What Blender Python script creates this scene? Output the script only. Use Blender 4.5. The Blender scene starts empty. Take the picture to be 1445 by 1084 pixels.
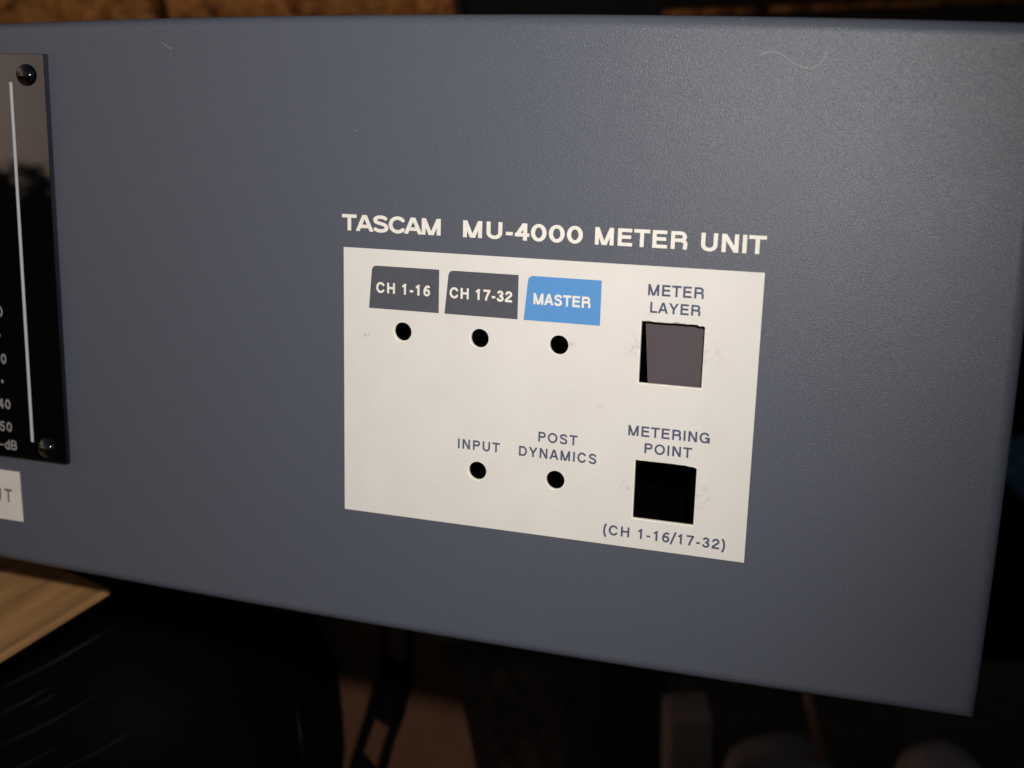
import bpy, bmesh, math, random
from mathutils import Matrix, Vector, noise
random.seed(7)
C = bpy.context.scene.collection
S = 0.0148            # metres per panel unit (label plate is 6 units wide)
PI = math.pi

# ------------------------------------------------------------------ camera
H0, LEAN = 0.62, math.radians(12)
PANEL = Matrix.Translation((0, 0, H0)) @ Matrix.Rotation(-LEAN, 4, 'X')
def pv(x, y, z=0.0):                       # panel coordinates (right, up, out of the face) -> panel-local metres
    return Vector((x*S, -z*S, y*S))
F_PX = 1652.187
R_ROWS = ((0.94975205, 0.02637938, -0.31188968),
          (0.09094335, -0.976712, 0.19432696),
          (-0.29950017, -0.21292672, -0.93003326))
def cv(r): return Vector((r[0], -r[2], r[1]))
right, down, fwd = [cv(r) for r in R_ROWS]
camloc = pv(7.555851, 1.73122997, 15.36877872)
cm = Matrix((( right.x, -down.x, -fwd.x, camloc.x),
             ( right.y, -down.y, -fwd.y, camloc.y),
             ( right.z, -down.z, -fwd.z, camloc.z), (0, 0, 0, 1)))
CAM = PANEL @ cm
cam = bpy.data.cameras.new('camera')
co = bpy.data.objects.new('camera', cam); C.objects.link(co)
co.matrix_world = CAM
cam.sensor_width = 36.0
cam.lens = F_PX/1445*36.0
cam.clip_start = 0.01; cam.clip_end = 500
cam.dof.use_dof = True
cam.dof.focus_distance = 0.243
cam.dof.aperture_fstop = 16
bpy.context.scene.camera = co
def at(u, v, depth):                       # photo pixel at a depth along the view axis -> world point
    return CAM @ Vector(((u-722.5)/F_PX*depth, -(v-542)/F_PX*depth, -depth))
def at_ground(u, v, zg=0.0):
    o = CAM.translation; d = (at(u, v, 1.0)-o)
    return o + d*((zg-o.z)/d.z)

# ------------------------------------------------------------------ world, sun, flash
w = bpy.data.worlds.new('World'); bpy.context.scene.world = w; w.use_nodes = True
nt = w.node_tree; bg = nt.nodes['Background']
sky = nt.nodes.new('ShaderNodeTexSky'); sky.sky_type = 'NISHITA'; sky.sun_disc = False
SUN_EL, SUN_AZ = math.radians(12), math.radians(-117)    # low sun behind an added conifer at the photographer's back: this corner is in shade
sky.sun_elevation = SUN_EL; sky.sun_rotation = SUN_AZ
sky.air_density = 1.0; sky.dust_density = 6.0; sky.ozone_density = 1.0
nt.links.new(sky.outputs[0], bg.inputs[0]); bg.inputs[1].default_value = 0.05
sd = bpy.data.lights.new('sun', 'SUN'); sd.energy = 0.5; sd.angle = math.radians(10); sd.color = (1, .9, .78)
so = bpy.data.objects.new('sun', sd); C.objects.link(so)
sdir = Vector((math.sin(SUN_AZ)*math.cos(SUN_EL), math.cos(SUN_AZ)*math.cos(SUN_EL), math.sin(SUN_EL)))
so.rotation_euler = sdir.to_track_quat('Z', 'Y').to_euler(); so.location = sdir*20
# the camera's own flash, above and to the right of the lens
fl = bpy.data.lights.new('camera_flash', 'SPOT'); fl.energy = 3.05; fl.color = (1, .955, .90)
fl.shadow_soft_size = 0.006; fl.spot_size = math.radians(100); fl.spot_blend = 1.0
fo = bpy.data.objects.new('camera_flash', fl); C.objects.link(fo)
fo.location = CAM @ Vector((0.018, 0.033, 0.004))
aim = PANEL @ pv(-3.1, -0.9, 0) 
fo.rotation_euler = (fo.location-aim).to_track_quat('Z', 'Y').to_euler()
vs = bpy.context.scene.view_settings
vs.view_transform = 'Standard'; vs.look = 'None'; vs.exposure = 0; vs.gamma = 1

# ------------------------------------------------------------------ materials
def mat(name, col, rough=.6, spec=.5, metal=0.0, var=None, vscale=40, vdetail=5, bump=0, bscale=300, bdetail=3,
        bdist=.001, coat=0, ior=None, rvar=0, stretch=None):
    m = bpy.data.materials.new(name); m.use_nodes = True
    n = m.node_tree.nodes; l = m.node_tree.links; b = n['Principled BSDF']
    b.inputs['Base Color'].default_value = (*col, 1); b.inputs['Roughness'].default_value = rough
    b.inputs['Specular IOR Level'].default_value = spec; b.inputs['Metallic'].default_value = metal
    b.inputs['Coat Weight'].default_value = coat
    if ior: b.inputs['IOR'].default_value = ior
    tc = n.new('ShaderNodeTexCoord'); src = tc.outputs['Object']
    if stretch:
        mp = n.new('ShaderNodeMapping'); mp.inputs['Scale'].default_value = stretch[0]
        mp.inputs['Rotation'].default_value = stretch[1]
        l.new(src, mp.inputs[0]); src = mp.outputs[0]
    if var:
        t = n.new('ShaderNodeTexNoise'); t.inputs['Scale'].default_value = vscale; t.inputs['Detail'].default_value = vdetail
        t.inputs['Roughness'].default_value = .62
        r = n.new('ShaderNodeValToRGB')
        cols = var if isinstance(var[0], (tuple, list)) else (col, var)
        cr = r.color_ramp; cr.elements[0].position = .3; cr.elements[1].position = .7
        cr.elements[0].color = (*cols[0], 1); cr.elements[1].color = (*cols[-1], 1)
        for i, c in enumerate(cols[1:-1]):
            e = cr.elements.new(.3+.4*(i+1)/(len(cols)-1)); e.color = (*c, 1)
        l.new(src, t.inputs['Vector']); l.new(t.outputs['Fac'], r.inputs[0]); l.new(r.outputs[0], b.inputs['Base Color'])
    if bump:
        t2 = n.new('ShaderNodeTexNoise'); t2.inputs['Scale'].default_value = bscale; t2.inputs['Detail'].default_value = bdetail
        bp = n.new('ShaderNodeBump'); bp.inputs['Strength'].default_value = bump; bp.inputs['Distance'].default_value = bdist
        l.new(src, t2.inputs['Vector']); l.new(t2.outputs['Fac'], bp.inputs['Height']); l.new(bp.outputs[0], b.inputs['Normal'])
    return m

M_paint = mat('grey_blue_textured_paint', (.082, .0875, .109), rough=.36, spec=.385, var=((.070, .077, .101), (.096, .105, .134)),
              vscale=3600, vdetail=2, bump=1.0, bscale=4300, bdetail=2, bdist=.000085)
def paint_wear(m):                          # gloss that wanders a little, and sparse dust specks
    n = m.node_tree.nodes; l = m.node_tree.links; b = n['Principled BSDF']; tc = n['Texture Coordinate']
    t = n.new('ShaderNodeTexNoise'); t.inputs['Scale'].default_value = 38; t.inputs['Detail'].default_value = 6; l.new(tc.outputs['Object'], t.inputs[0])
    r = n.new('ShaderNodeMapRange'); l.new(t.outputs['Fac'], r.inputs[0]); r.inputs['To Min'].default_value = .29; r.inputs['To Max'].default_value = .44; l.new(r.outputs[0], b.inputs['Roughness'])
    base = b.inputs['Base Color'].links[0].from_socket
    d = n.new('ShaderNodeTexNoise'); d.inputs['Scale'].default_value = 520; d.inputs['Detail'].default_value = 1; l.new(tc.outputs['Object'], d.inputs[0])
    q = n.new('ShaderNodeMapRange'); l.new(d.outputs['Fac'], q.inputs[0]); q.inputs['From Min'].default_value = .80; q.inputs['From Max'].default_value = .83; q.inputs['To Max'].default_value = .15
    x = n.new('ShaderNodeMixRGB'); l.new(q.outputs[0], x.inputs[0]); l.new(base, x.inputs[1]); x.inputs[2].default_value = (.5, .48, .45, 1); l.new(x.outputs[0], b.inputs['Base Color'])
paint_wear(M_paint)
M_cut = mat('brightened_aluminium_cut_edge', (.92, .86, .74), rough=.6, bump=.3, bscale=1500, bdist=.0002)  # paler than bare metal: paints the bright line round the holes
M_blue_ink = mat('light_blue_ink', (.085, .265, .57), rough=.55, spec=.3, var=((.08, .255, .555), (.09, .275, .585)), vscale=600, vdetail=2)
M_grey_ink = mat('dark_grey_ink', (.072, .075, .092), rough=.6, spec=.3, var=((.067, .070, .086), (.078, .081, .098)), vscale=800, vdetail=2)
M_navy_ink = mat('navy_grey_letter_ink', (.068, .078, .145), rough=.6, spec=.3, var=((.06, .07, .13), (.08, .09, .155)), vscale=900, vdetail=2)
M_cream_ink = mat('cream_letter_ink', (.76, .72, .65), rough=.6, var=((.72, .68, .61), (.79, .75, .68)), vscale=500, vdetail=2)
M_black = mat('matt_black_plastic', (.006, .006, .006), rough=.6, spec=.25)
M_void = mat('flat_black_unlit', (.0012, .0011, .001), rough=1, spec=0)  # near-black colour stands in for unlit space
M_acrylic = mat('black_gloss_acrylic', (.002, .002, .0025), rough=.02, spec=.5, ior=1.95)
M_acrylic.node_tree.nodes['Principled BSDF'].inputs['Specular Tint'].default_value = (.66, .66, .97, 1)     # tints the mirrored sky mauve
M_dome = mat('black_gloss_screw', (.002, .002, .002), rough=.06, spec=.5, ior=1.9)
M_white_print = mat('white_print_on_acrylic', (.50, .52, .55), rough=.5)
M_grey_print = mat('grey_print_on_acrylic', (.26, .25, .25), rough=.5)
M_switch = mat('sky_reflection_mauve_plate', (.084, .066, .076), rough=.6, spec=.2, var=((.081, .064, .073), (.087, .069, .079)), vscale=120)  # matte mauve stands in for sky mirrored in a gloss black part

def label_paint():                          # pale silk-screened plate: faint mottling, scuffs round the switch holes
    m = mat('pale_warm_grey_screen_print', (.67, .655, .61), rough=.55, spec=.3, var=((.655, .622, .588), (.695, .663, .63)),
            vscale=90, vdetail=8, bump=.25, bscale=1400, bdist=.00012)
    n = m.node_tree.nodes; l = m.node_tree.links; b = n['Principled BSDF']
    base = b.inputs['Base Color'].links[0].from_socket
    tc = n['Texture Coordinate'] if 'Texture Coordinate' in n else n.new('ShaderNodeTexCoord')
    fac = None
    for (x, y, r, a) in ((4.34, -1.12, .16, .6), (5.36, -1.18, .18, .5), (4.55, -.69, .09, .8), (5.36, -3.1, .28, .25), (4.33, -3.1, .2, .3),
                         (3.46, -1.15, .09, .4), (.36, -1.27, .05, 1.0), (3.9, -2.0, .1, .25)):
        d = n.new('ShaderNodeVectorMath'); d.operation = 'DISTANCE'; l.new(tc.outputs['Object'], d.inputs[0])
        d.inputs[1].default_value = pv(x, y)
        mr = n.new('ShaderNodeMapRange'); l.new(d.outputs['Value'], mr.inputs[0])
        mr.inputs['From Min'].default_value = 0; mr.inputs['From Max'].default_value = r*S*1.25
        mr.inputs['To Min'].default_value = a; mr.inputs['To Max'].default_value = 0
        if fac is None: fac = mr.outputs[0]
        else:
            mx = n.new('ShaderNodeMath'); mx.operation = 'MAXIMUM'; l.new(fac, mx.inputs[0]); l.new(mr.outputs[0], mx.inputs[1]); fac = mx.outputs[0]
    t = n.new('ShaderNodeTexNoise'); t.inputs['Scale'].default_value = 900; t.inputs['Detail'].default_value = 6; l.new(tc.outputs['Object'], t.inputs[0])
    rp = n.new('ShaderNodeMapRange'); l.new(t.outputs['Fac'], rp.inputs[0]); rp.inputs['From Min'].default_value = .5; rp.inputs['From Max'].default_value = .68
    mu = n.new('ShaderNodeMath'); mu.operation = 'MULTIPLY'; l.new(fac, mu.inputs[0]); l.new(rp.outputs[0], mu.inputs[1])
    # sparse tiny specks over the whole plate
    t3 = n.new('ShaderNodeTexNoise'); t3.inputs['Scale'].default_value = 420; t3.inputs['Detail'].default_value = 2; l.new(tc.outputs['Object'], t3.inputs[0])
    r3 = n.new('ShaderNodeMapRange'); l.new(t3.outputs['Fac'], r3.inputs[0]); r3.inputs['From Min'].default_value = .78; r3.inputs['From Max'].default_value = .83
    r3.inputs['To Max'].default_value = .5
    ad = n.new('ShaderNodeMath'); ad.operation = 'MAXIMUM'; l.new(mu.outputs[0], ad.inputs[0]); l.new(r3.outputs[0], ad.inputs[1])
    mix = n.new('ShaderNodeMixRGB'); l.new(ad.outputs[0], mix.inputs[0]); l.new(base, mix.inputs[1]); mix.inputs[2].default_value = (.24, .21, .19, 1)
    l.new(mix.outputs[0], b.inputs['Base Color'])
    return m
M_label = label_paint()

# ------------------------------------------------------------------ object helpers
def link(name, me, m=None, parent=None, **props):
    o = bpy.data.objects.new(name, me); C.objects.link(o)
    if m is not None and me is not None and not me.materials: me.materials.append(m)
    if parent: o.parent = parent
    for k, v in props.items():
        if v is not None: o[k] = v
    return o
def from_bm(name, bm, m, parent=None, smooth=False, **props):
    bmesh.ops.recalc_face_normals(bm, faces=bm.faces[:])
    me = bpy.data.meshes.new(name); bm.to_mesh(me); bm.free()
    if smooth:
        for p in me.polygons: p.use_smooth = True
    return link(name, me, m, parent, **props)
def thing(name, label, cat, group=None, loc=(0, 0, 0)):
    o = bpy.data.objects.new(name, None); C.objects.link(o); o.location = loc; o.empty_display_size = .05
    o['label'] = label; o['category'] = cat
    if group: o['group'] = group
    return o
def cube(bm, c, size, rot=None, bev=0):
    r = bmesh.ops.create_cube(bm, size=1)
    M = Matrix.Translation(c) @ (rot.to_4x4() if rot else Matrix.Identity(4)) @ Matrix.Diagonal((*size, 1))
    bmesh.ops.transform(bm, matrix=M, verts=r['verts'])
    if bev:
        es = list({e for v in r['verts'] for e in v.link_edges})
        bmesh.ops.bevel(bm, geom=es, offset=bev, segments=2, affect='EDGES', profile=.6)
def flat(name, outer, holes, z, m, parent, thick=0.0, **props):
    """polygon with holes on the panel plane, at height z (panel units); thick>0 gives it side walls going inwards"""
    cu = bpy.data.curves.new(name, 'CURVE'); cu.dimensions = '2D'; cu.fill_mode = 'BOTH' if not thick else 'FRONT'
    for lp in [outer]+list(holes):
        sp = cu.splines.new('POLY'); sp.points.add(len(lp)-1); sp.use_cyclic_u = True
        for p, (x, y) in zip(sp.points, lp): p.co = (x*S, y*S, 0, 1)
    return curve_to_mesh(name, cu, z, m, parent, thick, **props)
def curve_to_mesh(name, cu, z, m, parent, thick=0.0, **props):
    cu.fill_mode = 'FRONT'
    t = bpy.data.objects.new('tmp', cu); me0 = bpy.data.meshes.new_from_object(t)
    bm = bmesh.new(); bm.from_mesh(me0); bpy.data.objects.remove(t); bpy.data.curves.remove(cu); bpy.data.meshes.remove(me0)
    bmesh.ops.remove_doubles(bm, verts=bm.verts[:], dist=1e-7)
    for v in bm.verts: x, y, _ = v.co; v.co = (x, -z*S, y)
    for f in bm.faces:
        f.normal_update()
    bm.normal_update()
    if bm.faces and sum(f.normal.y*f.calc_area() for f in bm.faces) > 0: bmesh.ops.reverse_faces(bm, faces=bm.faces[:])
    if thick:
        be = [e for e in bm.edges if e.is_boundary]
        r = bmesh.ops.extrude_edge_only(bm, edges=be)
        nv = [g for g in r['geom'] if isinstance(g, bmesh.types.BMVert)]
        for v in nv: v.co.y += thick*S
    me = bpy.data.meshes.new(name); bm.to_mesh(me); bm.free()
    return link(name, me, m, parent, **props)
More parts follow.
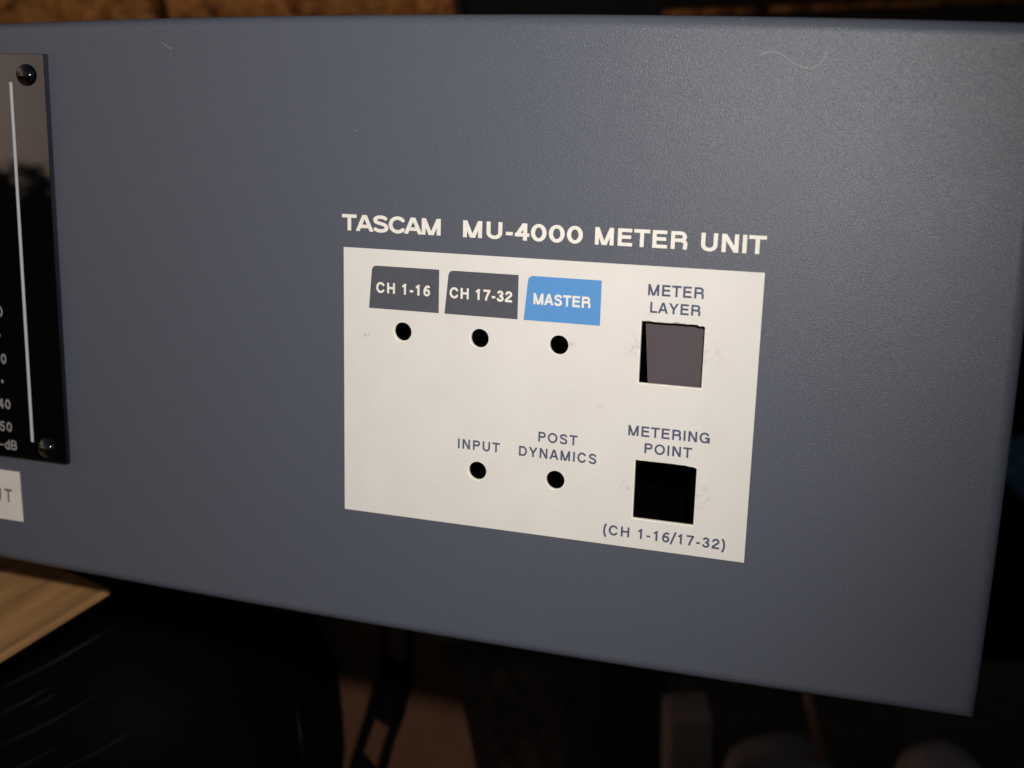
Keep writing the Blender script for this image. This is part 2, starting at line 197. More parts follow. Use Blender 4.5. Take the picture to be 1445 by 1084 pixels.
GLYPHS = {"n":{" ":[0.388,[]],"(":[0.464,[[422,-247,435,-203,446,-191,378,-72,324,72,291,234,280,403,291,566,324,728,378,872,446,991,435,1003,422,1047,397,1073,359,1089,309,1084,297,1091,239,997,192,897,135,716,113,591,101,466,106,272,122,147,151,22,192,-97,260,-234]]],")":[0.464,[[192,-247,270,-91,325,84,354,272,359,466,347,591,327,703,270,891,221,997,166,1087,109,1090,78,1082,53,1065,32,1034,25,1003,13,991,60,916,91,853,120,778,149,678,175,509,180,403,175,291,159,172,120,22,72,-93,13,-191,25,-203,34,-239]]],"-":[0.464,[[61,272,397,270,400,447,66,450,60,441]]],".":[0.3,[[100,416,109,410,191,410,200,416,197,590,109,590,100,584]]],"/":[0.4,[[56,-147,66,-147,503,1084,503,1091,341,1148,334,1147,-103,-84,-103,-91]]],"0":[0.774,[[371,-9,441,-4,503,20,566,65,610,116,652,184,684,259,712,372,721,459,718,578,705,666,682,747,634,848,590,909,534,960,472,994,403,1009,334,1004,272,980,209,936,164,884,122,816,90,741,62,628,53,541,56,422,69,334,92,253,139,153,184,90,241,39,303,5],[378,171,347,185,319,209,272,288,240,403,232,503,246,628,282,734,305,772,334,806,366,825,391,830,422,819,453,792,500,716,532,609,542,497,528,372,492,266,441,195,409,175]]],"1":[0.774,[[320,3,500,3,500,872,514,897,544,991,522,999,322,999,320,941,297,915,228,863,134,853,147,678,272,685,316,703,320,697]]],"2":[0.774,[[40,3,710,3,709,179,259,180,252,184,647,524,676,566,693,603,708,666,710,709,702,766,685,816,651,872,622,906,588,934,534,966,466,991,422,998,353,999,278,983,216,956,159,916,124,878,88,822,45,691,128,650,172,647,216,634,247,734,266,767,303,799,366,819,428,814,484,787,521,741,529,691,514,647,47,242,34,216,30,191]]],"3":[0.774,[[341,-3,403,-4,491,13,541,33,609,79,645,116,675,159,704,234,710,284,698,366,675,422,622,490,572,528,626,584,649,622,667,672,674,759,666,803,649,847,597,920,548,959,472,995,378,1010,284,997,197,956,128,891,103,851,91,816,100,778,116,753,147,729,178,722,203,724,230,734,257,753,273,784,297,806,353,828,397,828,422,822,453,806,476,784,491,758,494,728,487,703,470,678,434,653,393,641,391,632,366,610,302,609,300,434,366,430,391,405,441,394,484,370,509,347,525,316,530,291,524,259,497,220,459,194,409,178,341,178,297,192,259,215,234,243,218,278,191,301,166,312,134,315,103,306,78,288,62,266,49,228,59,191,82,147,142,78,222,28,266,11]]],"4":[0.774,[[443,3,622,1,624,222,740,228,739,403,628,405,623,409,623,997,616,1000,412,997,86,409,34,405,30,397,30,309,24,297,30,284,34,225,147,225,178,207,197,225,441,225],[297,405,292,409,441,678,443,409,434,405]]],"5":[0.774,[[315,-9,384,-14,453,-5,512,16,583,59,642,122,673,172,701,253,709,316,702,403,672,490,641,540,580,603,503,649,453,665,366,675,288,666,315,816,322,820,678,820,678,999,228,999,184,981,155,941,82,516,197,495,234,472,284,464,347,492,391,494,428,485,484,447,511,409,526,366,527,297,508,247,466,197,409,169,347,168,291,192,254,228,223,291,178,316,147,320,116,313,89,297,70,272,54,234,84,159,118,109,153,72,216,27,266,4]]],"6":[0.774,[[381,-9,434,-8,503,8,562,34,616,73,647,104,686,159,714,222,728,291,727,366,703,456,666,522,616,577,534,630,466,652,391,660,292,647,320,697,354,741,397,780,441,809,466,821,547,790,597,744,725,866,647,944,566,975,534,1000,497,1012,422,997,334,956,270,909,203,841,155,772,111,684,84,603,65,503,60,428,69,403,62,359,62,291,76,222,108,153,166,81,228,35,297,5],[378,171,318,191,272,231,247,278,241,341,258,397,292,441,347,472,409,479,459,466,510,428,543,372,549,309,529,247,490,203,441,177]]],"7":[0.774,[[284,3,392,3,449,278,687,816,730,822,728,999,50,997,53,820,484,820,490,816,273,322,213,22]]],"A":[0.93,[[9,3,197,0,275,216,284,220,653,219,730,3,920,3,572,994,566,1000,359,997],[347,400,341,403,343,409,466,754,589,403]]],"B":[0.93,[[110,3,578,0,634,6,691,22,753,57,798,97,836,147,859,194,876,253,880,303,876,353,865,397,844,447,821,484,776,534,804,584,821,634,830,697,826,753,808,816,778,872,741,916,691,956,628,985,559,999,110,997],[291,183,291,410,541,410,616,421,659,396,690,353,700,303,691,257,663,216,622,189,572,180],[291,609,290,816,297,820,559,817,609,793,642,747,650,709,645,672,626,634,597,608]]],"C":[1.005,[[450,-9,503,-15,572,-11,634,3,703,32,759,67,810,109,859,166,895,222,889,272,870,303,834,328,791,332,741,314,686,241,618,191,547,168,472,169,412,191,350,234,303,291,271,353,251,422,244,478,246,547,256,603,279,666,309,718,347,763,397,801,447,824,491,833,541,833,584,824,634,801,672,773,714,728,741,686,791,668,822,669,847,678,870,697,886,722,895,778,854,841,789,909,730,953,678,980,634,997,566,1012,472,1013,397,997,309,959,247,915,176,841,131,772,91,678,67,572,64,466,80,359,104,284,153,191,216,114,278,61,366,14]]],"D":[1.005,[[113,3,484,0,591,15,659,40,728,80,804,147,853,209,903,309,927,391,938,497,927,609,903,691,853,791,784,874,722,925,622,975,522,998,113,997],[297,180,293,816,303,820,497,819,541,812,584,796,641,761,684,716,716,669,743,603,757,528,757,472,747,412,727,353,699,303,659,256,617,222,566,196,497,181]]],"E":[0.93,[[120,3,859,2,859,179,309,180,300,184,303,430,791,430,800,434,797,610,303,610,300,816,309,820,834,820,840,828,840,997,120,997]]],"G":[1.083,[[462,-9,566,-13,641,0,739,41,816,95,822,0,998,3,998,466,981,472,978,560,562,559,560,391,566,380,792,378,761,309,720,253,666,207,597,175,553,166,509,166,453,178,409,198,372,223,328,267,277,353,260,403,249,478,250,534,264,609,282,659,319,722,353,760,403,799,459,824,503,833,559,833,603,823,647,804,694,772,759,695,803,681,834,681,861,691,885,709,900,734,908,797,866,853,816,905,759,947,697,980,584,1011,484,1012,409,997,321,959,250,909,179,834,134,766,93,666,74,578,69,472,84,364,110,284,161,191,210,128,291,59,366,19]]],"H":[1.005,[[107,3,287,3,291,430,719,428,720,3,900,3,897,1000,720,997,720,616,709,610,291,610,287,997,107,997]]],"I":[0.388,[[104,3,284,3,284,991,278,1000,104,997]]],"L":[0.775,[[106,3,745,3,745,172,741,180,291,180,286,184,284,999,106,997]]],"M":[1.16,[[102,3,282,3,284,493,463,3,697,3,878,497,880,3,1059,2,1059,999,870,997,578,213,292,997,100,997]]],"N":[1.005,[[106,3,286,3,286,666,291,679,697,2,906,3,900,16,897,1000,720,997,720,334,716,320,309,998,100,997,106,984]]],"O":[1.083,[[469,-9,572,-14,653,-1,734,28,828,85,909,164,957,234,1003,341,1021,422,1026,534,1013,622,977,728,934,802,866,883,797,938,705,984,616,1009,503,1014,422,1000,322,960,252,916,191,859,123,766,77,659,59,578,54,466,67,378,103,272,146,197,216,116,284,62,384,12],[528,166,472,174,422,191,366,225,321,266,280,322,257,372,237,447,233,503,241,573,257,628,292,697,327,741,366,775,423,809,472,826,541,835,591,830,653,811,702,784,753,741,797,683,823,628,843,553,847,497,838,422,823,372,797,317,753,259,702,216,653,189,591,170]]],"P":[0.93,[[120,3,300,3,302,403,572,404,641,413,697,433,741,459,784,497,822,546,844,591,862,653,866,709,858,772,835,834,809,877,776,916,728,953,659,986,591,999,120,997],[303,584,303,820,591,818,641,795,677,747,686,703,678,659,653,621,616,594,566,584]]],"R":[1.005,[[120,3,300,3,303,406,628,406,666,399,697,384,740,341,760,284,734,10,822,0,912,3,941,266,937,322,924,372,901,422,872,466,830,509,866,566,887,616,899,678,897,747,885,797,856,859,816,909,778,943,709,980,628,999,120,997],[303,587,303,820,622,818,651,809,678,793,711,747,720,703,711,659,684,619,647,595,603,586]]],"S":[0.93,[[388,-9,484,-15,559,-7,634,12,701,41,759,80,805,128,828,166,848,228,846,297,812,416,781,466,747,501,709,529,634,566,366,651,316,674,297,691,280,741,297,776,347,811,428,833,503,833,584,810,628,781,671,728,703,712,753,714,778,726,797,744,814,778,817,816,792,866,767,897,722,937,684,961,622,989,553,1007,478,1015,384,1008,303,987,242,959,184,918,143,872,118,828,102,772,104,703,129,622,155,578,191,542,228,517,298,484,566,400,616,374,648,341,670,259,660,234,609,196,528,170,428,167,353,183,298,209,241,271,203,289,153,285,112,253,97,219,96,178,122,132,152,97,203,56,259,26,334,1]]],"T":[0.85,[[335,3,515,3,516,817,828,820,828,999,20,997,22,820,328,820,335,816]]],"U":[1.005,[[483,-9,534,-9,597,1,653,19,709,46,753,76,797,116,836,166,866,222,888,297,894,359,895,991,891,1000,715,997,714,366,708,316,678,255,631,209,572,181,503,170,434,180,373,209,327,253,296,316,290,366,290,997,110,997,110,359,115,303,131,241,153,191,186,141,226,97,272,60,328,28,378,9]]],"Y":[0.93,[[375,3,555,3,556,397,909,998,703,999,466,598,228,998,20,997,374,397]]],"_":[0.9,[[60,416,66,410,797,410,800,584,791,590,66,590,60,584]]],"d":[0.774,[[352,-9,428,-4,478,11,484,0,660,3,660,184,690,278,700,372,691,459,660,553,660,997,653,1000,480,997,478,730,397,749,347,749,272,733,222,710,159,663,123,622,81,553,61,503,42,416,43,322,62,234,99,153,153,83,216,34,272,7],[359,171,309,188,265,228,233,291,220,372,232,447,268,516,316,556,347,567,378,569,429,553,459,529,480,503,480,241,459,211,428,186,397,174]]]},"b":{" ":[0.388,[]],"-":[0.464,[[60,266,66,260,397,260,398,459,62,459]]],"4":[0.774,[[430,3,628,1,630,222,740,228,740,422,630,428,628,999,397,998,92,428,30,422,30,316,22,297,30,291,34,225,153,225,197,204,216,225,428,224],[322,425,319,428,428,633,430,428]]],"E":[0.93,[[120,3,859,2,859,198,320,203,322,419,797,420,800,428,797,620,322,620,320,797,834,800,840,809,840,997,120,997]]],"I":[0.388,[[94,3,294,3,291,1000,94,997]]],"M":[1.16,[[102,3,301,3,303,420,453,1,703,0,709,5,859,424,860,3,1059,2,1063,997,851,997,578,244,311,997,99,997]]],"N":[1.005,[[106,3,306,3,309,631,680,3,912,3,900,28,897,1000,700,997,697,368,326,997,94,997,106,972]]],"O":[1.083,[[469,-9,572,-14,653,-1,734,28,828,85,897,150,957,234,1003,341,1021,422,1026,534,1013,622,977,728,934,802,864,884,797,938,697,987,616,1009,503,1014,422,1000,322,960,252,916,191,859,123,766,77,659,59,578,54,466,67,378,103,272,146,197,216,116,284,62,384,12],[491,190,434,207,391,231,342,272,308,316,276,378,261,428,253,497,257,553,276,622,296,666,326,709,372,755,416,784,472,806,522,814,584,811,647,792,691,768,738,728,772,685,803,625,819,572,827,503,823,447,804,378,784,334,743,278,703,241,650,209,603,193,541,185]]],"R":[1.005,[[120,3,320,3,322,399,616,400,659,394,697,375,728,342,746,303,749,272,716,16,816,0,916,2,949,259,946,322,934,372,909,429,878,476,840,516,874,578,891,628,899,678,896,747,879,809,854,859,815,909,772,946,697,984,622,999,120,997],[322,601,322,799,616,799,662,778,694,734,700,697,691,659,669,628,634,606,597,600]]],"T":[0.85,[[325,3,525,3,525,797,828,801,828,999,20,997,22,801,325,797]]],"U":[1.005,[[483,-9,534,-9,597,1,653,19,709,46,753,76,797,116,836,166,866,222,888,297,894,359,895,991,891,1000,695,997,694,366,689,322,666,272,622,228,566,200,503,190,441,199,384,226,338,272,315,322,310,366,310,997,110,997,110,359,115,303,131,241,153,191,186,141,226,97,272,60,328,28,378,9]]],"0":[0.86,[[391,-9,466,-5,541,20,603,59,662,116,706,178,747,262,778,372,789,459,785,584,768,672,741,753,690,847,634,913,572,963,503,995,428,1009,353,1004,284,982,216,940,159,885,114,822,77,747,43,634,31,541,32,447,50,334,78,249,128,156,184,88,247,38,316,6],[403,191,372,198,341,217,310,247,284,284,244,384,230,503,246,622,284,717,310,753,342,784,378,804,416,810,444,803,478,784,509,754,536,716,576,616,590,497,574,378,534,281,505,241,469,209,441,195]]]},"m":{" ":[0.388,[]],"-":[0.464,[[61,259,397,258,400,459,66,462,60,453]]],"1":[0.774,[[295,3,500,3,500,853,525,891,556,984,522,999,297,999,295,934,286,922,222,870,132,859,149,659,291,671,295,666]]],"2":[0.774,[[40,3,710,3,709,204,303,205,296,209,647,524,676,566,695,609,708,666,710,709,705,753,685,816,660,859,622,906,588,934,534,966,472,989,422,998,353,999,278,983,216,956,159,916,128,884,91,827,46,691,78,680,103,653,134,637,172,632,209,639,241,631,281,747,316,777,359,792,416,792,459,774,493,741,505,697,492,659,35,247,23,222,18,191,40,53]]],"3":[0.774,[[341,-3,403,-4,491,13,541,33,608,78,646,116,675,159,704,234,710,284,705,341,675,422,622,490,573,528,626,584,649,622,667,672,674,759,666,803,649,847,597,920,548,959,472,995,378,1010,283,997,241,981,191,952,134,899,107,859,91,822,94,791,104,759,128,729,159,710,191,704,222,707,247,718,278,741,303,779,347,801,378,805,409,800,441,784,459,766,469,728,447,691,422,675,390,666,347,622,302,622,300,422,347,418,391,379,434,369,466,353,486,334,501,309,504,291,499,266,478,237,446,216,391,201,344,203,303,216,275,234,258,253,243,284,209,316,178,329,147,331,109,321,78,297,59,266,49,222,82,147,109,110,147,74,222,27,266,11]]],"6":[0.774,[[380,-9,434,-8,503,8,562,34,616,73,661,122,689,166,714,222,728,291,728,359,712,434,670,516,621,572,562,616,497,644,428,658,328,654,326,659,391,742,466,794,547,767,591,729,616,754,672,785,690,809,701,841,732,872,653,946,572,975,541,1000,503,1012,441,1003,353,967,278,916,216,856,158,778,119,703,84,606,65,503,60,428,69,403,61,353,62,291,76,222,108,153,166,81,228,35,297,5],[378,196,328,214,291,247,270,291,266,341,283,391,316,428,359,450,409,454,459,438,499,403,520,359,524,309,507,259,472,220,422,198]]],"7":[0.774,[[284,3,405,3,460,272,684,793,730,797,728,999,50,997,53,795,453,795,461,791,260,322,200,22]]],"A":[0.93,[[8,3,222,0,297,207,628,208,638,203,709,0,922,3,584,998,345,997],[366,414,466,710,565,416]]],"C":[1.005,[[450,-9,503,-15,572,-11,634,3,703,32,759,66,810,109,859,166,895,222,892,278,872,317,834,345,784,353,753,345,722,327,670,259,609,214,541,192,472,195,409,220,366,254,325,303,295,359,279,409,269,478,271,547,281,597,303,658,328,702,366,746,409,780,445,797,491,808,541,808,578,799,622,779,653,756,722,673,778,648,809,648,842,659,867,678,888,709,896,741,895,778,859,834,810,891,759,934,697,972,634,997,566,1012,472,1013,397,997,309,959,247,915,176,841,131,772,91,678,67,572,64,466,80,359,104,284,153,191,216,114,278,61,366,14]]],"E":[0.93,[[120,3,859,2,859,204,334,205,325,209,328,418,791,418,800,422,798,622,328,623,325,791,334,795,834,795,840,803,840,997,120,997]]],"H":[1.005,[[107,3,312,3,316,418,694,416,695,3,900,3,897,1000,695,997,695,628,684,622,316,623,312,997,107,997]]],"M":[1.16,[[102,3,307,3,309,397,449,3,709,1,853,402,855,3,1059,2,1064,997,847,997,578,252,315,997,98,997]]],"R":[1.005,[[120,3,325,3,326,397,616,399,659,392,697,372,726,341,743,303,747,272,713,16,816,0,917,3,952,259,948,322,936,372,916,422,889,466,842,522,869,566,891,628,900,691,896,747,879,809,854,859,814,909,772,945,697,984,622,999,120,997],[328,604,328,795,616,793,661,772,690,728,694,691,683,653,659,625,628,608,597,604]]],"S":[0.93,[[387,-9,484,-15,559,-7,634,12,697,38,758,78,803,125,828,166,848,228,846,297,813,416,784,466,747,507,709,536,634,577,378,664,321,697,306,741,321,766,372,794,434,808,516,806,572,789,609,765,653,713,697,694,753,701,797,734,815,778,814,822,768,897,734,928,684,962,622,989,553,1007,478,1015,403,1011,309,990,247,962,188,922,143,872,118,828,102,772,104,703,129,622,153,577,191,537,228,510,297,475,553,389,597,365,624,334,631,291,644,259,638,247,584,212,503,192,428,192,347,211,303,236,259,286,216,305,159,300,114,266,97,228,96,178,124,128,151,97,203,55,266,23]]],"T":[0.85,[[323,3,527,3,528,791,534,795,828,795,828,999,20,997,22,795,316,795,322,791]]]},"t":{"T":[0.86,[[343,3,557,3,558,791,866,792,870,797,870,991,866,1000,20,997,22,794,342,791]]],"A":[0.98,[[-16,3,209,0,284,190,291,192,709,191,784,2,1014,3,622,998,359,998],[372,408,369,416,491,737,623,409]]],"S":[0.92,[[370,-22,466,-27,547,-22,634,-6,728,26,797,65,847,109,884,164,902,209,906,278,885,378,859,434,831,472,791,509,741,541,653,581,334,676,278,700,258,716,250,747,278,770,347,798,422,811,497,811,572,799,628,778,672,745,716,729,759,730,803,751,830,784,842,822,840,859,824,897,783,934,728,968,622,1008,528,1024,441,1027,334,1016,253,994,166,954,109,911,67,859,39,797,34,722,57,634,91,579,130,541,178,510,259,474,534,395,609,367,656,341,678,316,691,259,678,245,616,212,522,191,434,188,334,203,272,226,209,270,172,282,122,276,79,247,57,209,52,172,62,128,85,97,141,54,203,21,278,-4]]],"C":[0.93,[[510,-22,634,-11,703,9,766,37,828,77,886,128,925,172,934,216,928,259,904,297,866,322,822,329,759,309,697,248,628,210,547,193,466,200,403,223,341,266,296,316,264,372,246,428,238,478,240,541,251,591,273,647,306,697,341,734,391,770,441,793,484,804,547,807,591,801,641,784,684,761,728,726,759,691,822,671,853,674,884,687,909,709,925,734,934,778,925,828,884,874,829,922,766,963,703,991,634,1011,559,1022,453,1016,356,991,278,954,193,891,121,809,71,722,41,641,24,534,27,428,53,322,97,228,147,157,222,85,312,28,416,-9]]],"M":[1.1,[[23,3,238,3,241,434,409,4,416,0,690,3,859,434,862,3,1077,3,1081,997,850,997,553,242,547,242,250,997,22,1000]]]}}
def lettering(name, text, x0, x1, yb, yt, m, parent, z, face='n', xs=1.0, label=None):
    """flat printed lettering: cap height yb..yt, ink from x0 to x1; xs = letter width factor, the rest is tracking"""
    G = GLYPHS[face]; h = yt-yb
    pen = []; x = 0.0
    for c in text: pen.append(x); x += G[c][0]*xs
    def ext(i, fn):
        xsn = [v for lp in G[text[i]][1] for v in lp[::2]]
        return fn(xsn)/1000*xs if xsn else 0
    left = ext(0, min); rgt = pen[-1]+ext(len(text)-1, max)
    n = max(1, len(text)-1)
    track = ((x1-x0)/h - (rgt-left))/n
    cu = bpy.data.curves.new(name, 'CURVE'); cu.dimensions = '2D'
    for i, c in enumerate(text):
        ox = pen[i]-left+track*i
        for lp in G[c][1]:
            pts = list(zip(lp[::2], lp[1::2]))
            sp = cu.splines.new('POLY'); sp.points.add(len(pts)-1); sp.use_cyclic_u = True
            for p, (a, b) in zip(sp.points, pts):
                p.co = ((x0+(ox+a/1000*xs)*h)*S, (yb+b/1000*h)*S, 0, 1)
    print('text', text, 'track', round(track, 3))
    return curve_to_mesh(name, cu, z, m, parent, 0, label=label)

# ------------------------------------------------------------------ brick wall behind
heading = Vector((-CAM.col[2].x, -CAM.col[2].y, 0)).normalized()
side = Vector((heading.y, -heading.x, 0))
WALL_D = 0.91
wo = Vector((CAM.translation.x, CAM.translation.y, 0)) + heading*WALL_D
WM = Matrix(((side.x, heading.x, 0, wo.x), (side.y, heading.y, 0, wo.y), (0, 0, 1, 0), (0, 0, 0, 1)))   # x along wall, y into it
def wall_xy(u, v):
    o = CAM.translation; d = at(u, v, 1.0)-o
    t = WALL_D/d.dot(heading); p = WM.inverted() @ (o+d*t); return p.x, p.z
M_brick = mat('rough_orange_brown_brick', (.30, .16, .06), rough=.9, spec=.15,
              var=((.11, .028, .012), (.46, .15, .045), (.82, .34, .09), (.50, .16, .05), (.74, .32, .12)), vscale=42, vdetail=9,
              bump=1.0, bscale=75, bdetail=8, bdist=.012)
def cracks(m):                              # dark fissures across the rough face
    n = m.node_tree.nodes; l = m.node_tree.links; b = n['Principled BSDF']; tc = n['Texture Coordinate']
    mp = n.new('ShaderNodeMapping'); mp.inputs['Rotation'].default_value = (0, .6, 0); mp.inputs['Scale'].default_value = (9, 20, 26); l.new(tc.outputs['Object'], mp.inputs[0])
    t = n.new('ShaderNodeTexNoise'); t.inputs['Detail'].default_value = 5; t.inputs['Scale'].default_value = 1.6; l.new(mp.outputs[0], t.inputs[0])
    s = n.new('ShaderNodeMath'); s.operation = 'SUBTRACT'; s.inputs[1].default_value = .5; l.new(t.outputs['Fac'], s.inputs[0])
    a = n.new('ShaderNodeMath'); a.operation = 'ABSOLUTE'; l.new(s.outputs[0], a.inputs[0])
    r = n.new('ShaderNodeMapRange'); l.new(a.outputs[0], r.inputs[0]); r.inputs['From Max'].default_value = .035; r.inputs['To Min'].default_value = .85; r.inputs['To Max'].default_value = 0
    base = b.inputs['Base Color'].links[0].from_socket
    x = n.new('ShaderNodeMixRGB'); l.new(r.outputs[0], x.inputs[0]); l.new(base, x.inputs[1]); x.inputs[2].default_value = (.035, .018, .01, 1); l.new(x.outputs[0], b.inputs['Base Color'])
cracks(M_brick)
M_mortar = mat('dark_recessed_mortar', (.06, .05, .04), rough=.95, var=((.045, .037, .03), (.09, .075, .06)), vscale=120, bump=.6, bscale=200, bdist=.003)
wall = thing('brick_wall', 'rough orange brown brick wall behind the top edge of the grey panel', 'wall')
wall.matrix_world = WM
BL, BH, MJ = .225, .065, .010
jx, _ = wall_xy(222, 18)
_, jz = wall_xy(720, 972)
def brick_mesh(k):
    bm = bmesh.new()
    cube(bm, (0, 0, 0), (BL-MJ, .10, BH), bev=.004)
    bmesh.ops.subdivide_edges(bm, edges=[e for e in bm.edges if e.calc_length() > .03], cuts=9, use_grid_fill=True)
    for v in bm.verts:
        if v.co.y < -.02:
            p = v.co*18+Vector((k*7.3, 0, 0))
            v.co += Vector((noise.noise(p)*.004, noise.noise(p+Vector((3, 9, 1)))*.009+noise.noise(p*3)*.004, noise.noise(p+Vector((0, 5, 8)))*.003))
    bmesh.ops.recalc_face_normals(bm, faces=bm.faces[:])
    me = bpy.data.meshes.new('brick'); bm.to_mesh(me); bm.free(); me.materials.append(M_brick); return me
bmeshes = [brick_mesh(k) for k in range(5)]
row0 = math.floor((0-jz)/(BH+MJ))
nrow = int(1.55/(BH+MJ))
for r in range(nrow):
    z = jz+(row0+r+.5)*(BH+MJ)
    if z-BH/2 < 0.001: continue
    x = jx + (0 if (r % 2 == 0) else BL/2)
    x -= BL*4
    for c in range(8):
        b = link('brick', bmeshes[random.randrange(5)], None, wall)
        b.location = (x+BL/2+c*BL, .05+random.uniform(-.002, .002), z); b.rotation_euler = (0, random.uniform(-.006, .006), PI*random.randrange(2)*0)
bm = bmesh.new(); cube(bm, (0, .075, .775), (2.0, .06, 1.55)); from_bm('mortar', bm, M_mortar, wall)

# ------------------------------------------------------------------ ground
M_soil = mat('dark_damp_soil', (.03, .022, .016), rough=.95, spec=.2, var=((.016, .012, .009), (.04, .03, .022)), vscale=25, vdetail=8, bump=.8, bscale=60, bdist=.01)
bm = bmesh.new(); bmesh.ops.create_grid(bm, x_segments=8, y_segments=8, size=60)
from_bm('ground', bm, M_soil, None, kind='structure')

# ------------------------------------------------------------------ the panel
root = thing('meter_panel', 'dark blue-grey metal rack panel with cream printed plate and square switch cutouts', 'meter panel')
root.matrix_world = PANEL
# measured outline of the front sheet, slightly bowed edges
XL, XR, YB, YT = -14.0, 9.12, -5.74, 3.10
def bow(t, a): return a*(1-(2*t-1)**2)
def outline(n=24):
    pts = []
    def xx(t): return XL+(XR-XL)*t
    def tb(x, a):                                  # bulge of the long edges around the middle of the visible part
        t = (x+6.4)/(XR+6.4); t = max(-.15, min(1, t)); return bow(t, a)
    for i in range(n): x = xx(i/n); pts.append((x, YB-tb(x, .105)))
    for i in range(n): t = i/n; pts.append((XR+bow(t, .05), YB+(YT-YB)*t))
    for i in range(n): x = xx(1-i/n); pts.append((x, YT+tb(x, .13)))
    for i in range(n): t = 1-i/n; pts.append((XL, YB+(YT-YB)*t))
    return pts
OUT = outline()
def ring(inset, depth):
    cx, cy = (XL+XR)/2, (YB+YT)/2
    hx, hy = (XR-XL)/2, (YT-YB)/2
    return [pv(cx+(x-cx)*(hx-inset)/hx, cy+(y-cy)*(hy-inset)/hy, -depth) for x, y in OUT]
def circle(cx, cy, r, n=40, rag=0.0):
    out = []
    for i in range(n):
        a = 2*PI*i/n; k = r*(1+rag*noise.noise(Vector((cx*3+math.cos(a)*2, cy*3+math.sin(a)*2, 0))))
        out.append((cx+k*math.cos(a), cy+k*math.sin(a)))
    return out
def square(x0, x1, y0, y1, rag=0.0, n=26, round_tr=0.0):
    pts = []
    cs = [(x0, y0), (x1, y0), (x1, y1), (x0, y1)]
    for k in range(4):
        a, b = cs[k], cs[(k+1) % 4]
        nx, ny = (b[1]-a[1]), -(b[0]-a[0]); L = math.hypot(nx, ny); nx /= L; ny /= L
        for i in range(n):
            t = i/n; x, y = a[0]+(b[0]-a[0])*t, a[1]+(b[1]-a[1])*t
            d = 0
            if rag and 0 < i < n:
                q = noise.noise(Vector((x*9, y*9, 2.2)))+.6*noise.noise(Vector((x*25, y*25, 5)))
                d = rag*max(-.25, q)*(2.2 if k == 2 else 1)
            pts.append((x+nx*d, y+ny*d))
    if round_tr:
        out = []
        for (x, y) in pts:                          # drooping upper right corner
            dx, dy = (x1-x), (y1-y)
            if dx < .22 and dy < .03: y -= round_tr*((.22-dx)/.22)**2
            out.append((x, y))
        pts = out
    return pts
CIRC = [(.932, -1.170), (2.110, -1.172), (3.275, -1.173), (2.118, -3.118), (3.290, -3.117)]
RC = .135
SQ = [(4.415, 5.272, -1.600, -.746), (4.427, 5.279, -3.531, -2.690)]
BEND = .17
hole_loops = [circle(x, y, RC) for x, y in CIRC]+[square(*q, n=1) for q in SQ]
# front face (flat, inside the bend), with holes
inner = [(p.x/S, p.z/S) for p in ring(BEND, 0)]
face = flat('front_sheet', inner, hole_loops, 0, M_paint, root)
# rolled edge + return flanges, one sheet
bm = bmesh.new(); rings = []
for k in range(9):
    a = PI/2*k/8; rings.append(ring(BEND*(1-math.sin(a)), BEND*(1-math.cos(a))))
rings.append(ring(0, 2.2)); rings.append(ring(.1, 2.2)); rings.append(ring(.1, .6))
vr = [[bm.verts.new(p) for p in r] for r in rings]
n = len(OUT)
for a, b in zip(vr, vr[1:]):
    for i in range(n): bm.faces.new((a[i], a[(i+1) % n], b[(i+1) % n], b[i]))
me = bpy.data.meshes.new('rolled_flange'); bmesh.ops.recalc_face_normals(bm, faces=bm.faces[:]); bm.to_mesh(me); bm.free()
for p in me.polygons: p.use_smooth = True
link('rolled_flange', me, M_paint, root)
# cut edges of the holes (sheet thickness)
for lp in hole_loops:
    bm = bmesh.new(); a = [bm.verts.new(pv(x, y, .004)) for x, y in lp]; b = [bm.verts.new(pv(x, y, -.045)) for x, y in lp]
    for i in range(len(lp)): bm.faces.new((a[i], a[(i+1) % len(lp)], b[(i+1) % len(lp)], b[i]))
    from_bm('cut_edge', bm, M_cut, root, smooth=len(lp) > 8)
    cx = sum(p[0] for p in lp)/len(lp); cy = sum(p[1] for p in lp)/len(lp); k = 1+.012/max(abs(lp[0][0]-cx), abs(lp[0][1]-cy), .13)
    bm = bmesh.new(); a = [bm.verts.new(pv(cx+(x-cx)*k, cy+(y-cy)*k, .013)) for x, y in lp]; b = [bm.verts.new(pv(x, y, .004)) for x, y in lp]
    for i in range(len(lp)): bm.faces.new((a[i], a[(i+1) % len(lp)], b[(i+1) % len(lp)], b[i]))
    from_bm('burr', bm, M_cut, root, smooth=len(lp) > 8)  # burr ring that also carries the painted bright rim
# case back coloured near-black, painting the shade inside behind the holes
bm = bmesh.new(); cube(bm, pv(-2.5, -1.3, -2.6), (22.6*S, .8*S, 8.2*S), bev=.002); from_bm('case_back', bm, M_void, root)

